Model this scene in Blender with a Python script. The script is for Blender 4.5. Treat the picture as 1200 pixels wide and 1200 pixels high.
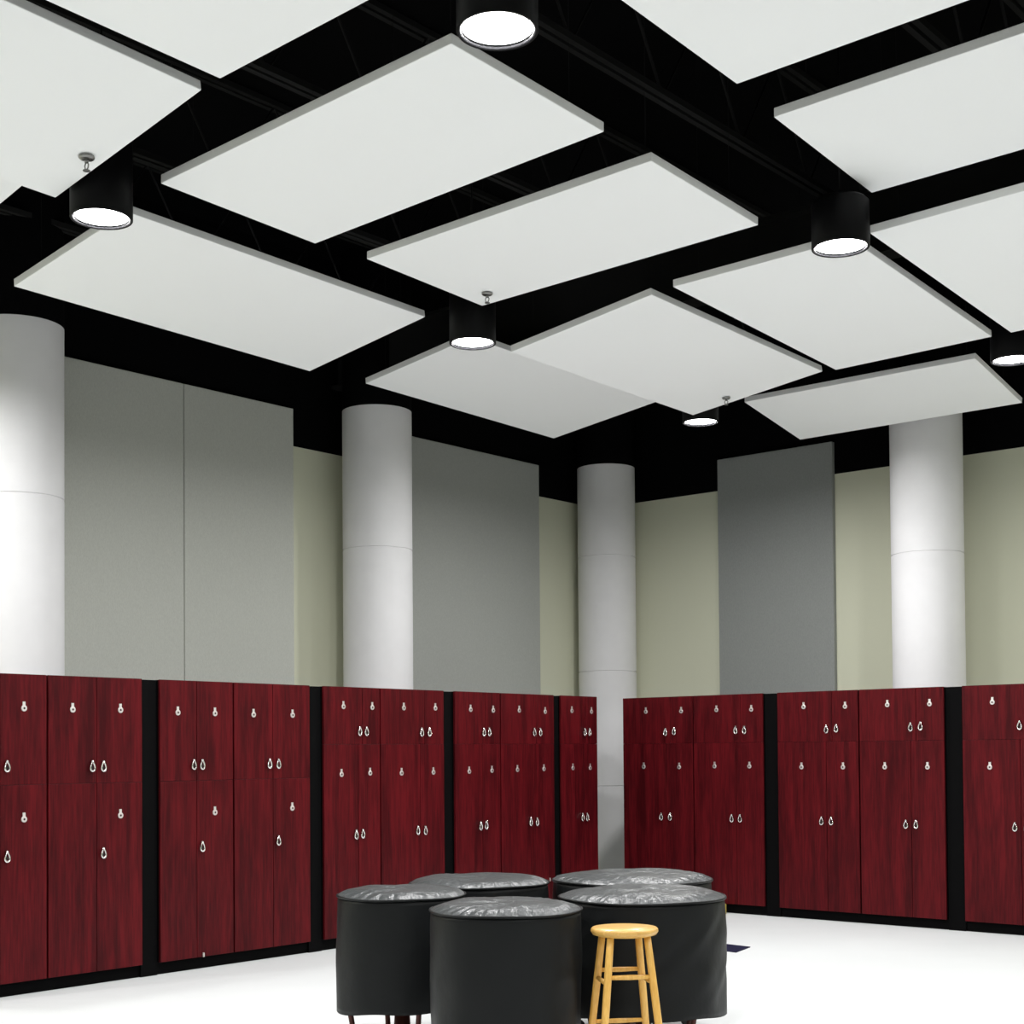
import bpy, bmesh, math, random
from mathutils import Vector, Matrix
random.seed(7)
for o in list(bpy.data.objects):
    bpy.data.objects.remove(o)
S = bpy.context.scene
C = S.collection
HC = 1.555                     # eye height of the photographer
YAW, PITCH, ROLL = 0.70755, 0.022416, -0.0078054

# ------------------------------------------------------------------ camera
Fh = Vector((-math.sin(YAW), math.cos(YAW), 0)); Rh = Vector((math.cos(YAW), math.sin(YAW), 0)); Up = Vector((0, 0, 1))
F0 = Fh * math.cos(PITCH) + Up * math.sin(PITCH)
U0 = Up * math.cos(PITCH) - Fh * math.sin(PITCH)
cX = Rh * math.cos(ROLL) + U0 * math.sin(ROLL)
cY = U0 * math.cos(ROLL) - Rh * math.sin(ROLL)
cam_d = bpy.data.cameras.new('camera')
cam = bpy.data.objects.new('camera', cam_d); C.objects.link(cam)
M = Matrix.Identity(4)
for i in range(3):
    M[i][0] = cX[i]; M[i][1] = cY[i]; M[i][2] = -F0[i]
M[2][3] = HC
cam.matrix_world = M
cam_d.sensor_width = 36; cam_d.sensor_fit = 'HORIZONTAL'
cam_d.lens = 1689.55 / 1200 * 36
cam_d.shift_y = (843.36 - 600) / 1200
cam_d.clip_end = 100; cam_d.clip_start = 0.05
S.camera = cam

# ------------------------------------------------------------------ world and exposure
w = bpy.data.worlds.new('world'); S.world = w; w.use_nodes = True
w.node_tree.nodes['Background'].inputs[0].default_value = (0.9, 0.95, 1, 1)
w.node_tree.nodes['Background'].inputs[1].default_value = 0.0
S.view_settings.view_transform = 'Standard'
S.view_settings.look = 'None'
S.view_settings.gamma = 1
S.view_settings.use_curve_mapping = False
S.view_settings.exposure = 0.13
LAMP_W = 60.0                  # watts of each ceiling downlight
LAMP_COL = (1.0, 0.99, 0.985)
LAMP_SPREAD = math.radians(180)

# ------------------------------------------------------------------ materials
def mat(name, col, rough=0.5, metal=0.0, bump=None, var=None, coat=0.0, spec=0.5, emis=None, sheen=0.0):
    """bump=(scale, strength, stretch) ; var=(scale, amount, stretch)"""
    m = bpy.data.materials.new(name); m.use_nodes = True
    nt = m.node_tree; b = nt.nodes['Principled BSDF']
    b.inputs['Base Color'].default_value = (*col, 1); b.inputs['Roughness'].default_value = rough
    b.inputs['Metallic'].default_value = metal; b.inputs['Coat Weight'].default_value = coat
    b.inputs['Specular IOR Level'].default_value = spec
    if emis:
        b.inputs['Emission Color'].default_value = (*emis[0], 1); b.inputs['Emission Strength'].default_value = emis[1]
    if bump or var:
        tc = nt.nodes.new('ShaderNodeTexCoord')
    if var:
        mp = nt.nodes.new('ShaderNodeMapping'); mp.inputs['Scale'].default_value = var[2]
        nt.links.new(tc.outputs['Object'], mp.inputs['Vector'])
        n = nt.nodes.new('ShaderNodeTexNoise'); n.inputs['Scale'].default_value = var[0]; n.inputs['Detail'].default_value = 6
        nt.links.new(mp.outputs[0], n.inputs['Vector'])
        r = nt.nodes.new('ShaderNodeValToRGB')
        a = var[1]
        r.color_ramp.elements[0].position = 0.3; r.color_ramp.elements[1].position = 0.7
        r.color_ramp.elements[0].color = (*[c * (1 - a) for c in col], 1)
        r.color_ramp.elements[1].color = (*[min(1, c * (1 + a)) for c in col], 1)
        nt.links.new(n.outputs['Fac'], r.inputs[0]); nt.links.new(r.outputs[0], b.inputs['Base Color'])
    if bump:
        mp = nt.nodes.new('ShaderNodeMapping'); mp.inputs['Scale'].default_value = bump[2]
        nt.links.new(tc.outputs['Object'], mp.inputs['Vector'])
        n = nt.nodes.new('ShaderNodeTexNoise'); n.inputs['Scale'].default_value = bump[0]; n.inputs['Detail'].default_value = 4
        nt.links.new(mp.outputs[0], n.inputs['Vector'])
        bp = nt.nodes.new('ShaderNodeBump'); bp.inputs['Strength'].default_value = bump[1]; bp.inputs['Distance'].default_value = 0.01
        nt.links.new(n.outputs['Fac'], bp.inputs['Height']); nt.links.new(bp.outputs[0], b.inputs['Normal'])
    return m

def wood_mat(name, dark, light, stretch, rough, coat=0.0, spec=0.5):
    m = bpy.data.materials.new(name); m.use_nodes = True
    nt = m.node_tree; b = nt.nodes['Principled BSDF']; N = nt.nodes.new; Lk = nt.links.new
    tc = N('ShaderNodeTexCoord'); oi = N('ShaderNodeObjectInfo')
    ad = N('ShaderNodeVectorMath'); ad.operation = 'ADD'
    ml = N('ShaderNodeVectorMath'); ml.operation = 'SCALE'; ml.inputs['Scale'].default_value = 31.0
    cb = N('ShaderNodeCombineXYZ')
    for k in range(3): Lk(oi.outputs['Random'], cb.inputs[k])
    Lk(cb.outputs[0], ml.inputs[0]); Lk(tc.outputs['Object'], ad.inputs[0]); Lk(ml.outputs[0], ad.inputs[1])
    mp = N('ShaderNodeMapping'); mp.inputs['Scale'].default_value = stretch; Lk(ad.outputs[0], mp.inputs['Vector'])
    n1 = N('ShaderNodeTexNoise'); n1.inputs['Scale'].default_value = 2.6; n1.inputs['Detail'].default_value = 3; n1.inputs['Distortion'].default_value = 0.4
    n2 = N('ShaderNodeTexNoise'); n2.inputs['Scale'].default_value = 14; n2.inputs['Detail'].default_value = 5
    Lk(mp.outputs[0], n1.inputs['Vector']); Lk(mp.outputs[0], n2.inputs['Vector'])
    mx = N('ShaderNodeMath'); mx.operation = 'MULTIPLY_ADD'; mx.inputs[1].default_value = 0.55
    m2 = N('ShaderNodeMath'); m2.operation = 'MULTIPLY'; m2.inputs[1].default_value = 0.45
    Lk(n2.outputs['Fac'], m2.inputs[0]); Lk(n1.outputs['Fac'], mx.inputs[0]); Lk(m2.outputs[0], mx.inputs[2])
    r = N('ShaderNodeValToRGB'); r.color_ramp.elements[0].position = 0.38; r.color_ramp.elements[1].position = 0.64
    r.color_ramp.elements[0].color = (*dark, 1); r.color_ramp.elements[1].color = (*light, 1)
    Lk(mx.outputs[0], r.inputs[0]); Lk(r.outputs[0], b.inputs['Base Color'])
    b.inputs['Roughness'].default_value = rough; b.inputs['Coat Weight'].default_value = coat
    b.inputs['Coat Roughness'].default_value = 0.25; b.inputs['Specular IOR Level'].default_value = spec
    return m

M_FLOOR = mat('pale_vinyl_floor', (0.74, 0.765, 0.765), 0.5, var=(0.8, 0.03, (1, 1, 1)))
M_WALL = mat('sage_beige_paint', (0.70, 0.71, 0.56), 0.8, bump=(180, 0.12, (1, 1, 1)))
M_BLACKP = mat('matt_black_paint', (0.0025, 0.0025, 0.0028), 0.95, spec=0.05)
M_STEEL = mat('black_painted_steel', (0.012, 0.012, 0.012), 0.8, spec=0.15)
M_COL = mat('painted_concrete_column', (0.84, 0.835, 0.85), 0.75, var=(3, 0.03, (1, 1, 1)))
M_CLOUD = mat('white_ceiling_fabric', (0.92, 0.93, 0.935), 0.85, bump=(300, 0.05, (1, 1, 1)))
M_GREYD = mat('grey_acoustic_fabric_darker', (0.31, 0.325, 0.315), 0.95, bump=(260, 0.3, (1, 1, 1)), var=(220, 0.08, (1, 1, 0.25)))  # darker tone of the grey fabric, for the right-hand panel alone
M_GREY = mat('grey_acoustic_fabric', (0.56, 0.575, 0.53), 0.95, bump=(260, 0.3, (1, 1, 1)), var=(220, 0.08, (1, 1, 0.25)))
M_RED = wood_mat('dark_red_mahogany_veneer', (0.038, 0.0015, 0.003), (0.104, 0.0045, 0.0075), (5, 5, 0.35), 0.42, spec=0.13)
M_CARC = mat('black_laminate', (0.002, 0.002, 0.0022), 0.7, spec=0.06)
M_CHROME = mat('polished_chrome', (0.86, 0.84, 0.82), 0.16, 1.0)
M_NICKEL = mat('dull_nickel', (0.80, 0.76, 0.74), 0.42, 0.85)
M_SPR = mat('grey_sprinkler_metal', (0.28, 0.28, 0.27), 0.35, 1.0)
M_DARK = mat('dark_keyhole', (0.01, 0.01, 0.01), 0.6)
M_CAN = mat('black_lamp_housing', (0.003, 0.003, 0.0035), 0.5, spec=0.12)
M_LENS = mat('glowing_lamp_lens', (1, 1, 1), 0.5, emis=((1, 1, 1), 12.0))
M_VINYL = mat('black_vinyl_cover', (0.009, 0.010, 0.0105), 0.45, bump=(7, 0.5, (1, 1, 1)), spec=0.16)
M_VTOP_LIT = mat('black_vinyl_cover_lit_top', (0.045, 0.050, 0.052), 0.34, bump=(24, 0.9, (1, 1, 1)), spec=.6)  # lighter, glossier copy of the cover vinyl, bright top put into the colour
M_COPPER = mat('brown_copper', (0.30, 0.10, 0.06), 0.35, 1.0)
M_BASE = mat('dark_red_brown_metal', (0.06, 0.018, 0.014), 0.4, 0.6)
M_RUBBER = mat('black_rubber', (0.015, 0.015, 0.015), 0.7)
M_PINE = wood_mat('honey_varnished_wood', (0.72, 0.38, 0.07), (0.90, 0.55, 0.14), (9, 9, 1.5), 0.38, 0.2)
M_SEAT = wood_mat('honey_varnished_seat', (0.66, 0.36, 0.08), (0.80, 0.50, 0.14), (3, 16, 3), 0.35, 0.2)
M_YEL = mat('yellow_tape', (0.55, 0.42, 0.07), 0.5)
M_NAVY = mat('navy_card', (0.008, 0.009, 0.035), 0.6, spec=.2)

# ------------------------------------------------------------------ mesh helpers
def mark(bm, fs, mi, smooth):
    for f in fs:
        f.material_index = mi; f.smooth = smooth
def bx(bm, x0, x1, y0, y1, z0, z1, bev=0.0, mi=0):
    r = bmesh.ops.create_cube(bm, size=1.0)
    for v in r['verts']:
        v.co.x = x0 + (v.co.x + .5) * (x1 - x0); v.co.y = y0 + (v.co.y + .5) * (y1 - y0); v.co.z = z0 + (v.co.z + .5) * (z1 - z0)
    fs = set(f for v in r['verts'] for f in v.link_faces)
    if bev > 0:
        es = list(set(e for v in r['verts'] for e in v.link_edges))
        g = bmesh.ops.bevel(bm, geom=es, offset=bev, segments=2, affect='EDGES', profile=0.5)
        fs = set(g['faces']) | set(f for f in fs if f.is_valid)
    mark(bm, fs, mi, False)
def lathe(bm, prof, n=48, c=(0, 0, 0), mi=0, cap0=True, cap1=True, smooth=True, fn=None):
    """prof: list of (r, z). fn(angle, r, z)->(r, z)"""
    rings = []
    for r, z in prof:
        ring = []
        for k in range(n):
            a = 2 * math.pi * k / n
            rr, zz = (fn(a, r, z) if fn else (r, z))
            ring.append(bm.verts.new((c[0] + rr * math.cos(a), c[1] + rr * math.sin(a), c[2] + zz)))
        rings.append(ring)
    fs = []
    for a, b in zip(rings[:-1], rings[1:]):
        for k in range(n):
            fs.append(bm.faces.new((a[k], a[(k + 1) % n], b[(k + 1) % n], b[k])))
    mark(bm, fs, mi, smooth)
    caps = []
    if cap0: caps.append(bm.faces.new(list(reversed(rings[0]))))
    if cap1: caps.append(bm.faces.new(rings[-1]))
    mark(bm, caps, mi, False)
def tube(bm, pts, rad, n=12, mi=0, closed=False):
    pts = [Vector(p) for p in pts]; m = len(pts)
    rads = rad if isinstance(rad, (list, tuple)) else [rad] * m
    prev = None; rings = []
    for i, p in enumerate(pts):
        if closed: t = pts[(i + 1) % m] - pts[i - 1]
        else: t = pts[min(i + 1, m - 1)] - pts[max(i - 1, 0)]
        t.normalize()
        u = (prev - t * prev.dot(t)) if prev is not None else t.orthogonal()
        if u.length < 1e-6: u = t.orthogonal()
        u.normalize(); prev = u; v = t.cross(u)
        rings.append([bm.verts.new(p + (u * math.cos(2 * math.pi * k / n) + v * math.sin(2 * math.pi * k / n)) * rads[i]) for k in range(n)])
    fs = []
    prs = list(zip(rings[:-1], rings[1:])) + ([(rings[-1], rings[0])] if closed else [])
    for a, b in prs:
        for k in range(n):
            fs.append(bm.faces.new((a[k], a[(k + 1) % n], b[(k + 1) % n], b[k])))
    mark(bm, fs, mi, True)
    if not closed:
        mark(bm, [bm.faces.new(list(reversed(rings[0]))), bm.faces.new(rings[-1])], mi, False)
def obj(name, bm, mats, parent=None, loc=None):
    me = bpy.data.meshes.new(name)
    bmesh.ops.recalc_face_normals(bm, faces=bm.faces[:])
    bm.to_mesh(me); bm.free()
    for m in (mats if isinstance(mats, (list, tuple)) else [mats]): me.materials.append(m)
    o = bpy.data.objects.new(name, me); C.objects.link(o)
    if parent is not None: o.parent = parent
    if loc is not None: o.location = loc
    return o
def thing(name, label, cat, loc=(0, 0, 0), rz=0.0, group=None):
    o = bpy.data.objects.new(name, None); C.objects.link(o); o.empty_display_size = 0.1
    o.location = loc; o.rotation_euler = (0, 0, rz); o['label'] = label; o['category'] = cat
    if group: o['group'] = group
    return o
def tag(o, label, cat, group=None):
    o['label'] = label; o['category'] = cat
    if group: o['group'] = group
    return o
def struct(name, bm, mats):
    o = obj(name, bm, mats); o['kind'] = 'structure'; return o
def nb(): return bmesh.new()

# ------------------------------------------------------------------ room shell
XW, YW, XR, YB, ZC = -10.30, 13.65, 8.0, -6.0, 6.30
ZP = 4.44                                        # where the beige paint stops and the black begins
b = nb(); bx(b, XW - .2, XR + .2, YB - .2, YW + .2, -0.12, 0.0); struct('floor', b, M_FLOOR)
b = nb(); bx(b, XW - .2, XR + .2, YB - .2, YW + .2, ZC, ZC + .12); struct('ceiling', b, M_BLACKP)
def wall(name, x0, x1, y0, y1):
    b = nb(); bx(b, x0, x1, y0, y1, 0, ZP, mi=0); bx(b, x0, x1, y0, y1, ZP, ZC, mi=1)
    struct(name, b, [M_WALL, M_BLACKP])
wall('wall_left', XW - .2, XW, YB - .2, YW + .2)
wall('wall_far', XW, XR + .2, YW, YW + .2)
wall('wall_right', XR, XR + .2, YB - .2, YW)
wall('wall_back', XW, XR, YB - .2, YB)
# roof structure, painted black
def joist_bm(x, z0, z1, y0, y1):
    b = nb()
    for z in (z0, z1):
        bx(b, x - .05, x - .012, y0, y1, z - .02, z + .02); bx(b, x + .012, x + .05, y0, y1, z - .02, z + .02)
    n = int((y1 - y0) / .45); p = []
    for k in range(n + 1):
        p.append((x, y0 + (y1 - y0) * k / n, z0 if k % 2 else z1))
    tube(b, p, 0.011, 6)
    return b
for k in range(9):
    struct('trim_%d' % (k + 1), joist_bm(-9.6 + 1.55 * k, 5.55, 6.27, -5.9, 13.6), M_STEEL)
b = nb()
bx(b, -10.25, 7.95, 9.35, 9.55, 5.50, 5.53); bx(b, -10.25, 7.95, 9.35, 9.55, 5.05, 5.08); bx(b, -10.25, 7.95, 9.44, 9.46, 5.07, 5.51)
struct('trim_10', b, M_STEEL)

# ------------------------------------------------------------------ concrete columns
def column(x, y, R, seams, label):
    t = thing('column', label, 'column', (x, y, 0), group='round concrete columns along the walls')
    prof = [(R, 0.0)]
    for s in sorted(seams):
        prof += [(R, s - .006), (R - .010, s - .003), (R - .010, s + .003), (R, s + .006)]
    prof.append((R, 4.80))
    b = nb()
    for i in range(len(prof) - 1):           # separate bands keep the form seams crisp
        lathe(b, [prof[i], prof[i + 1]], 72, cap0=False, cap1=False)
    obj('shaft', b, M_COL, t)
    b = nb(); lathe(b, [(R, 4.80), (R, ZC)], 72, cap0=False, cap1=False)
    o = obj('upper_shaft', b, M_BLACKP, t); o['label'] = 'black painted top of the column'
SE = (1.166, 2.46, 3.48)
column(-9.87, 5.83, .33, (1.0, 3.491), 'thick pale grey round column at far left, half cut off by picture edge')
column(-9.85, 9.57, .33, (1.166, 3.476), 'pale grey round column between the double grey panel and the wide grey panel')
column(-9.90, 13.27, .33, (1.166, 2.46, 3.768), 'pale grey round column in the room corner, seen down through the cabinet gap')
column(-5.90, 13.02, .337, (1.166, 3.404), 'pale grey round column on the right, top hidden behind a small white ceiling panel')

# ------------------------------------------------------------------ grey acoustic wall panels
def gpanel(x0, x1, y0, y1, label, z0=1.2, z1=4.775, m=None):
    # stands just proud of the wall on its clips
    if x0 == XW: x0, x1 = x0 + .002, x1 + .002
    else: y0, y1 = y0 - .002, y1 - .002
    b = nb(); bx(b, x0, x1, y0, y1, z0, z1, bev=.006)
    tag(obj('acoustic_panel', b, m or M_GREY), label, 'wall panel', 'tall grey fabric wall panels')
gpanel(XW, XW + .06, 6.44, 7.620, 'tall grey fabric panel right beside the leftmost column')
gpanel(XW, XW + .06, 7.627, 8.865, 'tall grey fabric panel ending at a beige wall strip, second from left')
gpanel(XW, XW + .06, 10.30, 12.47, 'grey fabric panel to the right of the second column, left of the room corner', m=mat('grey_acoustic_fabric_mid', (0.44, 0.455, 0.43), 0.95, bump=(260, 0.3, (1, 1, 1)), var=(220, 0.08, (1, 1, 0.25))))  # middle tone of the grey fabric, for this panel alone
gpanel(-8.60, -7.195, YW - .06, YW, 'narrow dark grey fabric panel alone on the right-hand wall', m=M_GREYD)

# ------------------------------------------------------------------ instrument cabinets
XF, YF, ZT, ZB = -8.525, 11.819, 2.088, 0.090
DEP = 0.71
def handle_bm():
    """pear shaped drop pull round a dark rose, local x across, y out of the door, z up"""
    b = nb()
    pts = []
    for k in range(28):
        a = 2 * math.pi * k / 28; u = math.sin(a)
        rx = 0.0175 * (1 - 0.30 * max(0, u) - .25 * max(0, u) ** 3)
        pts.append((rx * math.cos(a), 0.017, -0.010 + (0.040 if u > 0 else .022) * u))
    tube(b, pts, [0.0050 + 0.0022 * (1 - math.sin(2 * math.pi * k / 28)) * .6 for k in range(28)], 8, closed=True)
    tube(b, [(0, 0, 0.033), (0, 0.014, 0.033), (0, 0.021, 0.030)], [0.010, 0.009, 0.006], 12)
    tube(b, [(0, 0, -.009), (0, .009, -.009), (0, .012, -.009)], [.0135, .0125, .008], 16, mi=1)
    return b
def lock_bm():
    b = nb()
    tube(b, [(0, 0, 0), (0, .006, 0), (0, .007, 0)], [0.0205, 0.0205, 0.018], 20)
    tube(b, [(0, .0071, 0), (0, .0075, 0)], [0.0075, 0.0070], 12, mi=1)
    bx(b, -.011, .011, 0, .003, .012, .044, bev=.001, mi=2)
    return b
hb = handle_bm(); HM = bpy.data.meshes.new('handle'); bmesh.ops.recalc_face_normals(hb, faces=hb.faces[:]); hb.to_mesh(HM); hb.free(); HM.materials.append(M_CHROME); HM.materials.append(M_DARK)
lb = lock_bm(); LM = bpy.data.meshes.new('lock'); bmesh.ops.recalc_face_normals(lb, faces=lb.faces[:]); lb.to_mesh(LM); lb.free()
for m_ in (M_NICKEL, M_DARK, mat('tarnished_hasp', (0.20, 0.13, 0.13), 0.5, 0.6)): LM.materials.append(m_)

def cabinet(side, a0, a1, up, low, zs, locks, handles, label, catch=None):
    """a0..a1 along the wall; local frame: x along wall (image left to right), -y out of the face is +face, z up.
    up / low: where upper / lower door pairs meet."""
    if side == 'L':
        root = thing('storage_cabinet', label, 'cabinet', (XF, a0, 0), math.radians(90), 'dark red cabinets along the left wall')
    else:
        root = thing('storage_cabinet', label, 'cabinet', (a0, YF, 0), 0, 'dark red cabinets along the right-hand wall')
    W = a1 - a0; T = .02; g = .0022
    # local y: 0 is the door face, positive goes back into the cabinet (left wall: +y local = -X world)
    e = .007
    b = nb(); bx(b, e, W - e, T + .001, DEP, ZB, ZT - .002); obj('carcass', b, M_CARC, root)
    b = nb(); bx(b, 0.0, W, .05, DEP, 0.0, ZB); obj('plinth', b, M_CARC, root)
    h = .0009
    spec = [('upper', 0, e, up - a0 - g, zs + h, ZT), ('upper', 1, up - a0 + g, W - e, zs + h, ZT),
            ('lower', 2, e, low - a0 - g, ZB, zs - h), ('lower', 3, low - a0 + g, W - e, ZB, zs - h)]
    for nm, i, x0, x1, z0, z1 in spec:
        b = nb(); cx, cz = (x0 + x1) / 2, (z0 + z1) / 2
        bx(b, x0 - cx, x1 - cx, 0, T, z0 - cz, z1 - cz, bev=.0015)
        d = obj('door', b, M_RED, root, (cx, 0, cz))
        for src, pos, nn in ((LM, locks[i], 'lock'), (HM, handles[i], 'handle')):
            if pos:
                o = bpy.data.objects.new(nn, src); C.objects.link(o); o.parent = d
                o.location = (pos[0] - a0 - cx, 0, pos[1] - cz); o.rotation_euler = (0, 0, math.pi)
        if catch and i == 3:
            b = nb(); bx(b, -.006, .006, -.012, 0, -.016, .016, bev=.002)
            o = obj('door_catch', b, M_NICKEL, d, (catch[0] - a0 - cx, 0, catch[1] - cz)); o['label'] = 'small pale metal catch'
Z1, Z2 = 1.366, 1.627
cabinet('L', 4.560, 5.2445, 4.902, 4.902, Z1, [None, (5.072, 1.865), None, (5.072, 1.142)], [None, (4.945, 1.488), None, (4.945, 0.906)],
        'dark red cabinet cut off by left picture edge, only its right doors showing')
cabinet('L', 5.2445, 5.990, 5.618, 5.618, Z1, [(5.432, 1.863), (5.806, 1.866), None, (5.805, 1.139)], [(5.576, 1.48), (5.663, 1.479), None, (5.662, 0.889)],
        'dark red cabinet under the leftmost grey panel, just left of the first black gap')
cabinet('L', 6.128, 6.787, 6.452, 6.452, Z1, [(6.286, 1.856), (6.615, 1.855), None, (6.612, 1.13)], [(6.417, 1.482), (6.492, 1.481), None, (6.49, 0.887)],
        'dark red cabinet just right of the first black gap, tiny pale catch at its foot', catch=(6.503, .104))
cabinet('L', 6.787, 7.541, 7.163, 7.163, Z1, [(6.975, 1.851), (7.358, 1.853), None, (7.351, 1.136)], [(7.12, 1.48), (7.207, 1.479), None, (7.204, 0.894)],
        'dark red cabinet left of the second black gap, lower left door without handle')
cabinet('L', 7.675, 8.301, 8.100, 8.052, Z2, [(7.89, 1.929), (8.209, 1.928), (7.866, 1.387), (8.181, 1.392)], [(8.058, 1.732), (8.133, 1.732), (8.013, 0.9), (8.086, 0.903)],
        'dark red cabinet behind the leftmost covered drum, right of the second black gap')
cabinet('L', 8.301, 9.069, 8.823, 8.768, Z2, [(8.574, 1.931), (8.956, 1.935), (8.543, 1.386), (8.927, 1.387)], [(8.776, 1.729), (8.87, 1.729), (8.723, 0.901), (8.813, 0.897)],
        'dark red cabinet below the second column, left of the third black gap')
cabinet('L', 9.198, 9.806, 9.604, 9.556, Z2, [(9.406, 1.931), (9.707, 1.929), (9.382, 1.387), (9.684, 1.39)], [(9.567, 1.733), (9.64, 1.734), (9.517, 0.902), (9.592, 0.907)],
        'dark red cabinet right of the third black gap, behind the rear left drum')
cabinet('L', 9.806, 10.580, 10.313, 10.254, Z2, [(10.068, 1.935), (10.444, 1.929), (10.036, 1.393), (10.418, 1.395)], [(10.27, 1.737), (10.357, 1.737), (10.208, 0.911), (10.3, 0.907)],
        'dark red cabinet left of the narrow fourth black gap, small pale catch on door', catch=(10.49, .36))
cabinet('L', 10.677, 11.253, 11.071, 11.024, Z2, [(10.847, 1.944), (11.156, 1.941), (10.856, 1.397), (11.128, 1.394)], [(11.034, 1.741), (11.108, 1.742), (10.988, 0.924), (11.06, 0.921)],
        'last dark red cabinet of the left row, beside the corner column gap')
cabinet('R', -8.637, -7.789, -8.055, -8.113, Z2, [(-8.346, 1.947), (-7.924, 1.941), (-8.378, 1.397), (-7.954, 1.394)], [(-8.106, 1.739), (-8.003, 1.746), (-8.165, 0.904), (-8.061, 0.906)],
        'first dark red cabinet right of the corner column gap')
cabinet('R', -7.789, -7.005, -7.252, -7.308, Z2, [(-7.518, 1.944), (-7.132, 1.938), (-7.546, 1.402), (-7.159, 1.402)], [(-7.3, 1.747), (-7.204, 1.746), (-7.353, 0.906), (-7.262, 0.908)],
        'dark red cabinet under the lone right-wall grey panel, with yellow roll at its foot')
cabinet('R', -6.860, -6.027, -6.293, -6.354, Z2, [(-6.577, 1.948), (-6.158, 1.941), (-6.606, 1.395), (-6.186, 1.395)], [(-6.343, 1.74), (-6.243, 1.746), (-6.403, 0.906), (-6.305, 0.908)],
        'dark red cabinet right of the first black gap in the right-hand row')
cabinet('R', -6.027, -5.224, -5.483, -5.537, Z2, [(-5.748, 1.945), (-5.355, 1.942), (-5.78, 1.396), (-5.382, 1.396)], [(-5.528, 1.745), (-5.437, 1.751), (-5.584, 0.897), (-5.49, 0.899)],
        'dark red cabinet directly below the right-hand column')
cabinet('R', -5.071, -4.240, -4.517, -4.570, Z2, [(-4.799, 1.941), (-4.40, 1.941), (-4.829, 1.396), (-4.43, 1.396)], [(-4.567, 1.743), (-4.47, 1.743), (-4.619, 0.901), (-4.52, 0.901)],
        'dark red cabinet cut off by the right picture edge')
def filler(side, a0, a1, label):
    b = nb(); e = .001
    if side == 'L':
        bx(b, XF - DEP, XF - .03, a0 + e, a1 - e, 0, ZT - .004)
    else:
        bx(b, a0 + e, a1 - e, YF + .03, YF + DEP, 0, ZT - .004)
    tag(obj('filler_panel', b, M_CARC), label, 'filler panel', 'black fillers between cabinets')
filler('L', 5.990, 6.128, 'recessed black filler strip, first gap from the left between cabinets')
filler('L', 7.541, 7.675, 'recessed black filler strip, second gap from the left, left of the leftmost drum')
filler('L', 9.069, 9.198, 'recessed black filler strip, third gap, under the wide grey panel')
filler('L', 10.580, 10.677, 'narrowest black filler strip, last gap before the corner column')
filler('R', -7.005, -6.860, 'black filler strip on right row, under the lone grey panel')
filler('R', -5.224, -5.071, 'black filler strip on right row, right of the column, near picture edge')

# ------------------------------------------------------------------ hanging ceiling panels ("clouds")
TH = 0.05
def cloud(q, lx, ly, sc, label):
    cx, cy, cz, yw, a, t = q
    lx *= sc; ly *= sc
    c = Vector((cx * sc, cy * sc, cz * sc + HC))
    Rm = Matrix.Rotation(yw, 3, 'Z') @ Matrix.Rotation(a, 3, 'X') @ Matrix.Rotation(t, 3, 'Y')
    root = thing('ceiling_panel', label, 'ceiling panel', c, group='white panels hung from the ceiling')
    b = nb(); bx(b, -lx / 2, lx / 2, -ly / 2, ly / 2, 0, TH, bev=.004)
    for v in b.verts: v.co = Rm @ v.co
    obj('panel', b, M_CLOUD, root)
    for sx in (-1, 1):
        for sy in (-1, 1):
            p = Rm @ Vector((sx * (lx / 2 - .12), sy * (ly / 2 - .12), TH - .004))
            b = nb(); tube(b, [p, (p.x, p.y, ZC - c.z)], 0.0012, 5)
            tube(b, [p, p + Vector((0, 0, .03))], [0.010, 0.004], 8)
            obj('suspension_cable', b, M_STEEL, root)
K = .875
cloud((-5.9773, 5.7875, 3.4439, -.0184, -.04, -.015), 2.44, 1.22, K, 'big white ceiling panel whose near corner sits behind the topmost round lamp')
cloud((-6.0926, 7.6222, 3.4679, -.002, -.042, -.0109), 2.44, 1.22, K, 'white ceiling panel in the middle with a sprinkler at its lowest corner')
cloud((-5.7614, 11.7884, 3.0682, .023, -.1589, -.0066), 2.135, 1.0675, 1, 'small low white ceiling panel in front of the right-hand column')
cloud((-7.563, 6.0133, 2.9903, -.002, -.0224, -.1366), 1.22, 2.44, 1, 'white ceiling panel above the two left columns, its corner behind the left lamp')
cloud((-8.0852, 9.5497, 3.1292, -.0226, -.0318, -.1227), 1.22, 2.44, 1, 'white ceiling panel nearest the room corner, left half of the touching pair')
cloud((-6.0993, 9.0595, 2.9386, .0228, -.0097, -.1345), 1.22, 2.44, 1, 'right half of the touching white ceiling panels, above the smallest lamp')
cloud((-4.6455, 8.946, 2.9875, .0547, -.0133, -.0313), 1.22, 2.44, 1, 'white ceiling panel overlapped by the lamp right of centre')
cloud((-4.5822, 3.9294, 3.45, -.0054, -.0152, -.0186), 2.44, 1.22, K, 'white ceiling panel at top edge, left of the topmost lamp')
cloud((-2.6382, 5.7484, 3.45, .016, -.0241, -.0127), 2.44, 1.22, K, 'white ceiling panel at top edge, right of the topmost lamp')
cloud((-2.7242, 7.4538, 3.4212, .0287, -.0391, -.0192), 2.44, 1.22, .93 * K / .875, 'white ceiling panel at the right edge, upper of the two cut off there')
cloud((-3.5515, 9.58, 3.224, .0231, -.0366, -.025), 1.22, 2.44, .915, 'white ceiling panel at the right edge, just above the cut off lamp')
cloud((-5.9912, 2.8984, 3.0188, .0092, -.0221, -.1647), 1.22, 2.44, 1, 'white ceiling panel at upper left with a sprinkler beneath it')
cloud((-7.7243, 3.024, 3.05, .0028, -.0173, -.1928), 1.22, 2.44, 1, 'white ceiling panel at the far left edge, only a corner in view')

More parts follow.
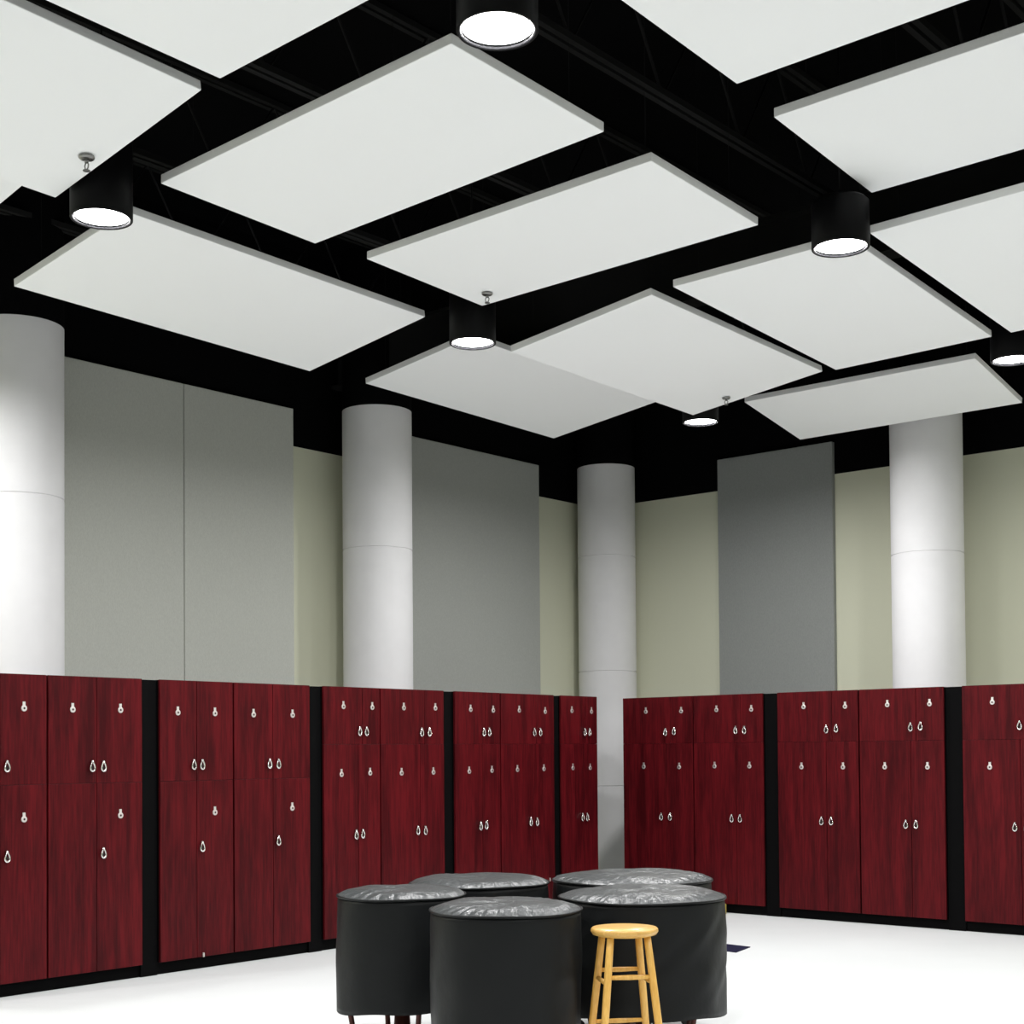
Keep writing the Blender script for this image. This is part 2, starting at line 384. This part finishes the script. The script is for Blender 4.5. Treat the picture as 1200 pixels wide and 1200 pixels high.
# ------------------------------------------------------------------ round downlights
def downlight(x, y, z, label, r=.16, h=.42, dim=1.0):
    z += HC
    t = thing('downlight', label, 'ceiling lamp', (x, y, z), group='black round ceiling downlights')
    b = nb()
    lathe(b, [(r - .021, .040), (r - .018, 0.003), (r - .010, 0), (r - .002, 0), (r, .003), (r, h - .02), (r - .02, h), (.03, h + .01), (.02, h + .05)], 48, cap0=False)
    obj('housing', b, M_CAN, t)
    b = nb(); lathe(b, [(r - .0205, .017), (r * .6, .014), (r * .3, .013), (.01, .013)], 48, cap0=False, cap1=True); obj('lens', b, M_LENS, t)
    b = nb(); tube(b, [(0, 0, h + .04), (0, 0, ZC - z)], .006, 8); obj('stem', b, M_CAN, t)
    d = bpy.data.lights.new('downlight_bulb', 'AREA'); d.shape = 'DISK'; d.size = 2 * (r - .024); d.energy = LAMP_W * dim; d.color = LAMP_COL; d.spread = LAMP_SPREAD
    o = bpy.data.objects.new('bulb', d); C.objects.link(o); o.parent = t; o.location = (0, 0, .010)
downlight(-3.630, 4.189, 2.8, 'largest black round downlight, at top centre of the picture')
downlight(-6.473, 4.299, 2.8, 'black round downlight at the left, below the sprinkler')
downlight(-6.577, 7.306, 2.8, 'black round downlight above and between the second and corner columns', dim=1.2)
downlight(-3.787, 7.285, 2.8, 'black round downlight right of centre, overlapping two white panels', h=.27)
downlight(-6.971, 10.751, 2.9, 'smallest black round downlight, farthest away near the room corner', dim=1.25)
downlight(-4.085, 10.543, 2.88, 'black round downlight cut off by the right picture edge', dim=.95)
# the same fittings carry on over the rest of the room, outside the picture; the pair by the left wall is added to brighten that side
for x, y in ((-9.3, 1.2), (-9.3, 4.25), (-1.0, 10.5), (1.9, 10.5), (4.8, 10.5), (-1.0, 7.3), (1.9, 7.3), (4.8, 7.3), (-0.9, 4.2), (1.9, 4.2), (4.8, 4.2),
             (-6.5, 1.2), (-3.7, 1.2), (-0.9, 1.2), (1.9, 1.2), (4.8, 1.2), (-6.5, -1.9), (-3.7, -1.9), (-0.9, -1.9), (1.9, -1.9)):
    downlight(x, y, 2.8, 'black round downlight over the part of the room outside the picture', dim=(.6 if y > 3 else 1.7) if x < -9 else (.4 if y < 2 or x > 0 else .8))

# ------------------------------------------------------------------ sprinklers
def sprinkler(p, label, s=1.0):
    t = thing('sprinkler_head', label, 'sprinkler', (p[0], p[1], p[2] + HC - .004), group='pendent sprinklers')
    b = nb(); lathe(b, [(.040 * s, 0), (.040 * s, -.006), (.034 * s, -.012), (.018 * s, -.014)], 24, cap0=True); obj('escutcheon', b, M_SPR, t)
    b = nb(); tube(b, [(0, 0, -.010), (0, 0, -.030 * s)], .010 * s, 10)
    for sg in (-1, 1):
        tube(b, [(sg * .008, 0, -.028 * s), (sg * .016, 0, -.042 * s), (sg * .012, 0, -.058 * s), (0, 0, -.066 * s)], .0035, 6)
    obj('frame', b, M_SPR, t)
    b = nb(); lathe(b, [(.019 * s, -.068 * s), (.019 * s, -.071 * s)], 16); obj('deflector', b, M_SPR, t)
sprinkler((-6.179, 4.019, 2.965), 'small metal sprinkler under the upper left white panel')
sprinkler((-6.204, 7.037, 3.009), 'small metal sprinkler at the lowest corner of the central white panel', .9)
sprinkler((-6.311, 10.120, 2.903), 'small metal sprinkler near the farthest lamp, by the room corner', .85)

# ------------------------------------------------------------------ covered drums
def drum(x, y, r, zt, zb, seed, label, flare=1.0, rz=0.0, crease=.25):
    rnd = random.Random(seed)
    ph = [rnd.uniform(0, 6.28) for _ in range(12)]
    t = thing('covered_drum', label, 'drum', (x, y, 0), rz, 'drums under black covers')
    def fold(a, r0, z):
        k = max(0, min(1, (zt - z) / (zt - zb)))
        rr = r0 * (1 + .010 * k * math.sin(3 * a + ph[0]) + .012 * k * math.sin(5 * a + ph[1] + 2.5 * k) + .006 * k * math.sin(11 * a + ph[2] - 3 * k)
                   + .004 * math.sin(7 * a + ph[3] + 9 * k) + crease * .010 * math.sin(9 * a + 7 * k + 2 * math.sin(4 * a + 11 * k)) * math.sin(math.pi * min(1, k * 1.1)))
        zz = z + (.010 * math.sin(2 * a + ph[4]) + .006 * math.sin(5 * a + ph[5])) * (1 if k > .85 else 0) * (k - .85) / .15
        return rr, zz
    prof = []
    n = 22
    for i in range(n + 1):
        k = i / n
        prof.append((r * (1 - .012 * (1 - k) ** 6 + (.022 * flare) * k + .012 * math.sin(math.pi * k)), zt - .012 - (zt - .012 - zb) * k))
    b = nb(); lathe(b, list(reversed(prof)), 96, cap0=False, cap1=False, fn=fold)
    o = obj('cover_skirt', b, M_VINYL, t)
    md = o.modifiers.new('thick', 'SOLIDIFY'); md.thickness = .004; md.offset = -1
    # puckered domed top
    b = nb()
    def dome(a, r0, z):
        k = r0 / r
        g = max(0, k - .70) / .28
        puck = (.0050 * math.sin(34 * a + ph[6] + 3 * math.sin(2 * a)) + .0035 * math.sin(53 * a + ph[7] + 2 * math.sin(3 * a))) * min(1, g) * (.55 + .45 * math.sin(2 * a + ph[1]))
        sag = .0035 * math.sin(2 * a + ph[8]) * k * (1 - k) * 4 + .003 * math.sin(5 * a + ph[9] + 9 * k) * k * (1 - k) * 4
        return r0, z + (puck + sag) * (1 if k < .96 else max(0, (.99 - k) / .03))
    pr = []
    for i in range(27):
        k = 1 - i / 26
        pr.append((max(r * .996 * k, .004), zt - .008 + .032 * (1 - k ** 6.5) + .006 * (1 - k * k)))
    lathe(b, pr, 168, cap0=False, cap1=True, fn=dome)
    obj('cover_top', b, M_VTOP_LIT, t)
    b = nb(); tube(b, [(r * math.cos(2 * math.pi * k / 72), r * math.sin(2 * math.pi * k / 72), zt - .010 + .002 * math.sin(4 * 2 * math.pi * k / 72 + ph[10])) for k in range(72)], .006, 8, closed=True)
    obj('piping', b, M_VINYL, t)
    # kettle, frame and casters under the cover
    b = nb(); lathe(b, [(.04, .30), (r * .45, .33), (r * .72, .44), (r * .84, .60), (r * .88, zt - .05)], 48, cap1=True); obj('kettle', b, M_COPPER, t)
    b = nb(); tube(b, [(0, 0, .06), (0, 0, .12), (0, 0, .31)], [.05, .045, .035], 16)
    bx(b, -.06, .06, -r * .9, -.03, .045, .075, bev=.008); obj('pedal_base', b, M_BASE, t)
    for k in range(4):
        a = math.pi / 4 + k * math.pi / 2
        c_, s_ = math.cos(a), math.sin(a)
        b = nb(); tube(b, [(c_ * r * .90, s_ * r * .90, zt - .10), (c_ * r * .90, s_ * r * .90, .38), (c_ * r * .80, s_ * r * .80, .20), (c_ * r * .74, s_ * r * .74, .09)], .014, 10)
        tube(b, [(c_ * r * .74, s_ * r * .74, .11), (0, 0, .09)], .012, 8)
        lg = obj('leg', b, M_BASE, t)
        b = nb(); tube(b, [(c_ * r * .74 - s_ * .014, s_ * r * .74 + c_ * .014, .04), (c_ * r * .74 + s_ * .014, s_ * r * .74 - c_ * .014, .04)], .04, 18)
        obj('caster', b, M_RUBBER, lg)
drum(-5.171, 5.177, .322, .85, .285, 1, 'leftmost drum under a plain black cover', 1.0, .3)
drum(-4.300, 4.975, .345, .85, .30, 2, 'front drum under a black cover, left of the wooden stool', -.9, 1.1)
drum(-5.300, 5.910, .380, .85, .30, 3, 'rear left covered drum, only its top showing behind two others', 1.0, .8)
drum(-4.745, 6.570, .443, .85, .30, 4, 'rear right covered drum, its flat top standing highest in view', .4, .2)
drum(-4.144, 5.817, .408, .85, .29, 5, 'wide creased black covered drum directly behind the wooden stool', -.3, .6, 1.0)

# ------------------------------------------------------------------ stool
SX, SY = -3.778, 5.170
st = thing('wooden_stool', 'honey coloured round wooden stool in front of the covered drums', 'stool', (SX, SY, 0), YAW + math.radians(9.0))
ZS = .778
b = nb()
lathe(b, [(.02, ZS - .036), (.120, ZS - .036), (.140, ZS - .030), (.149, ZS - .017), (.148, ZS - .006), (.142, ZS), (.02, ZS - .001)], 56)
obj('seat', b, M_SEAT, st)
legs = {}
for sx in (-1, 1):
    for sy in (-1, 1):
        tp = Vector((sx * .082, sy * .082, ZS - .034)); bt = Vector((sx * .156, sy * .156, 0))
        P = [tp.lerp(bt, k / 10) for k in range(11)]
        rr = [.0145 + .0025 * math.sin(math.pi * min(1, k / 10 + .15)) for k in range(11)]
        b = nb(); tube(b, P, rr, 16); obj('leg', b, M_PINE, st)
        legs[(sx, sy)] = (tp, bt)
def at(k, z):
    tp, bt = legs[k]; f = (tp.z - z) / (tp.z - bt.z); return tp.lerp(bt, f)
for k1, k2, z in (((-1, -1), (1, -1), .572), ((-1, 1), (1, 1), .578), ((-1, -1), (-1, 1), .545), ((1, -1), (1, 1), .545),
                  ((-1, -1), (1, -1), .335), ((-1, 1), (1, 1), .345), ((-1, -1), (-1, 1), .300), ((1, -1), (1, 1), .300)):
    b = nb(); a_, c_ = at(k1, z), at(k2, z)
    tube(b, [a_, a_.lerp(c_, .5), c_], [.009, .0115, .009], 12); obj('rung', b, M_PINE, st)

# ------------------------------------------------------------------ small things on the floor
b = nb()
lathe(b, [(.028, 0), (.052, 0), (.054, .004), (.054, .090), (.052, .094), (.028, .094), (.028, 0)], 32, cap0=False, cap1=False)
tag(obj('tape_roll', b, M_YEL, loc=(-7.44, 11.73, 0)), 'small yellow roll on the floor at the foot of the right cabinets', 'tape roll')
P = Vector((-5.995, 9.88, 0)); Q = Vector((-5.925, 9.555, 0)); V = Vector((-.44, .05, 0))
b = nb()
lo = [b.verts.new(p + Vector((0, 0, .0005))) for p in (P, Q, Q + V, P + V)]
hi = [b.verts.new(p + Vector((0, 0, .006))) for p in (P, Q, Q + V, P + V)]
b.faces.new(lo); b.faces.new(hi)
for k in range(4): b.faces.new((lo[k], lo[(k + 1) % 4], hi[(k + 1) % 4], hi[k]))
tag(obj('folder', b, M_NAVY), 'flat dark blue folder lying on the white floor right of the drums', 'folder')
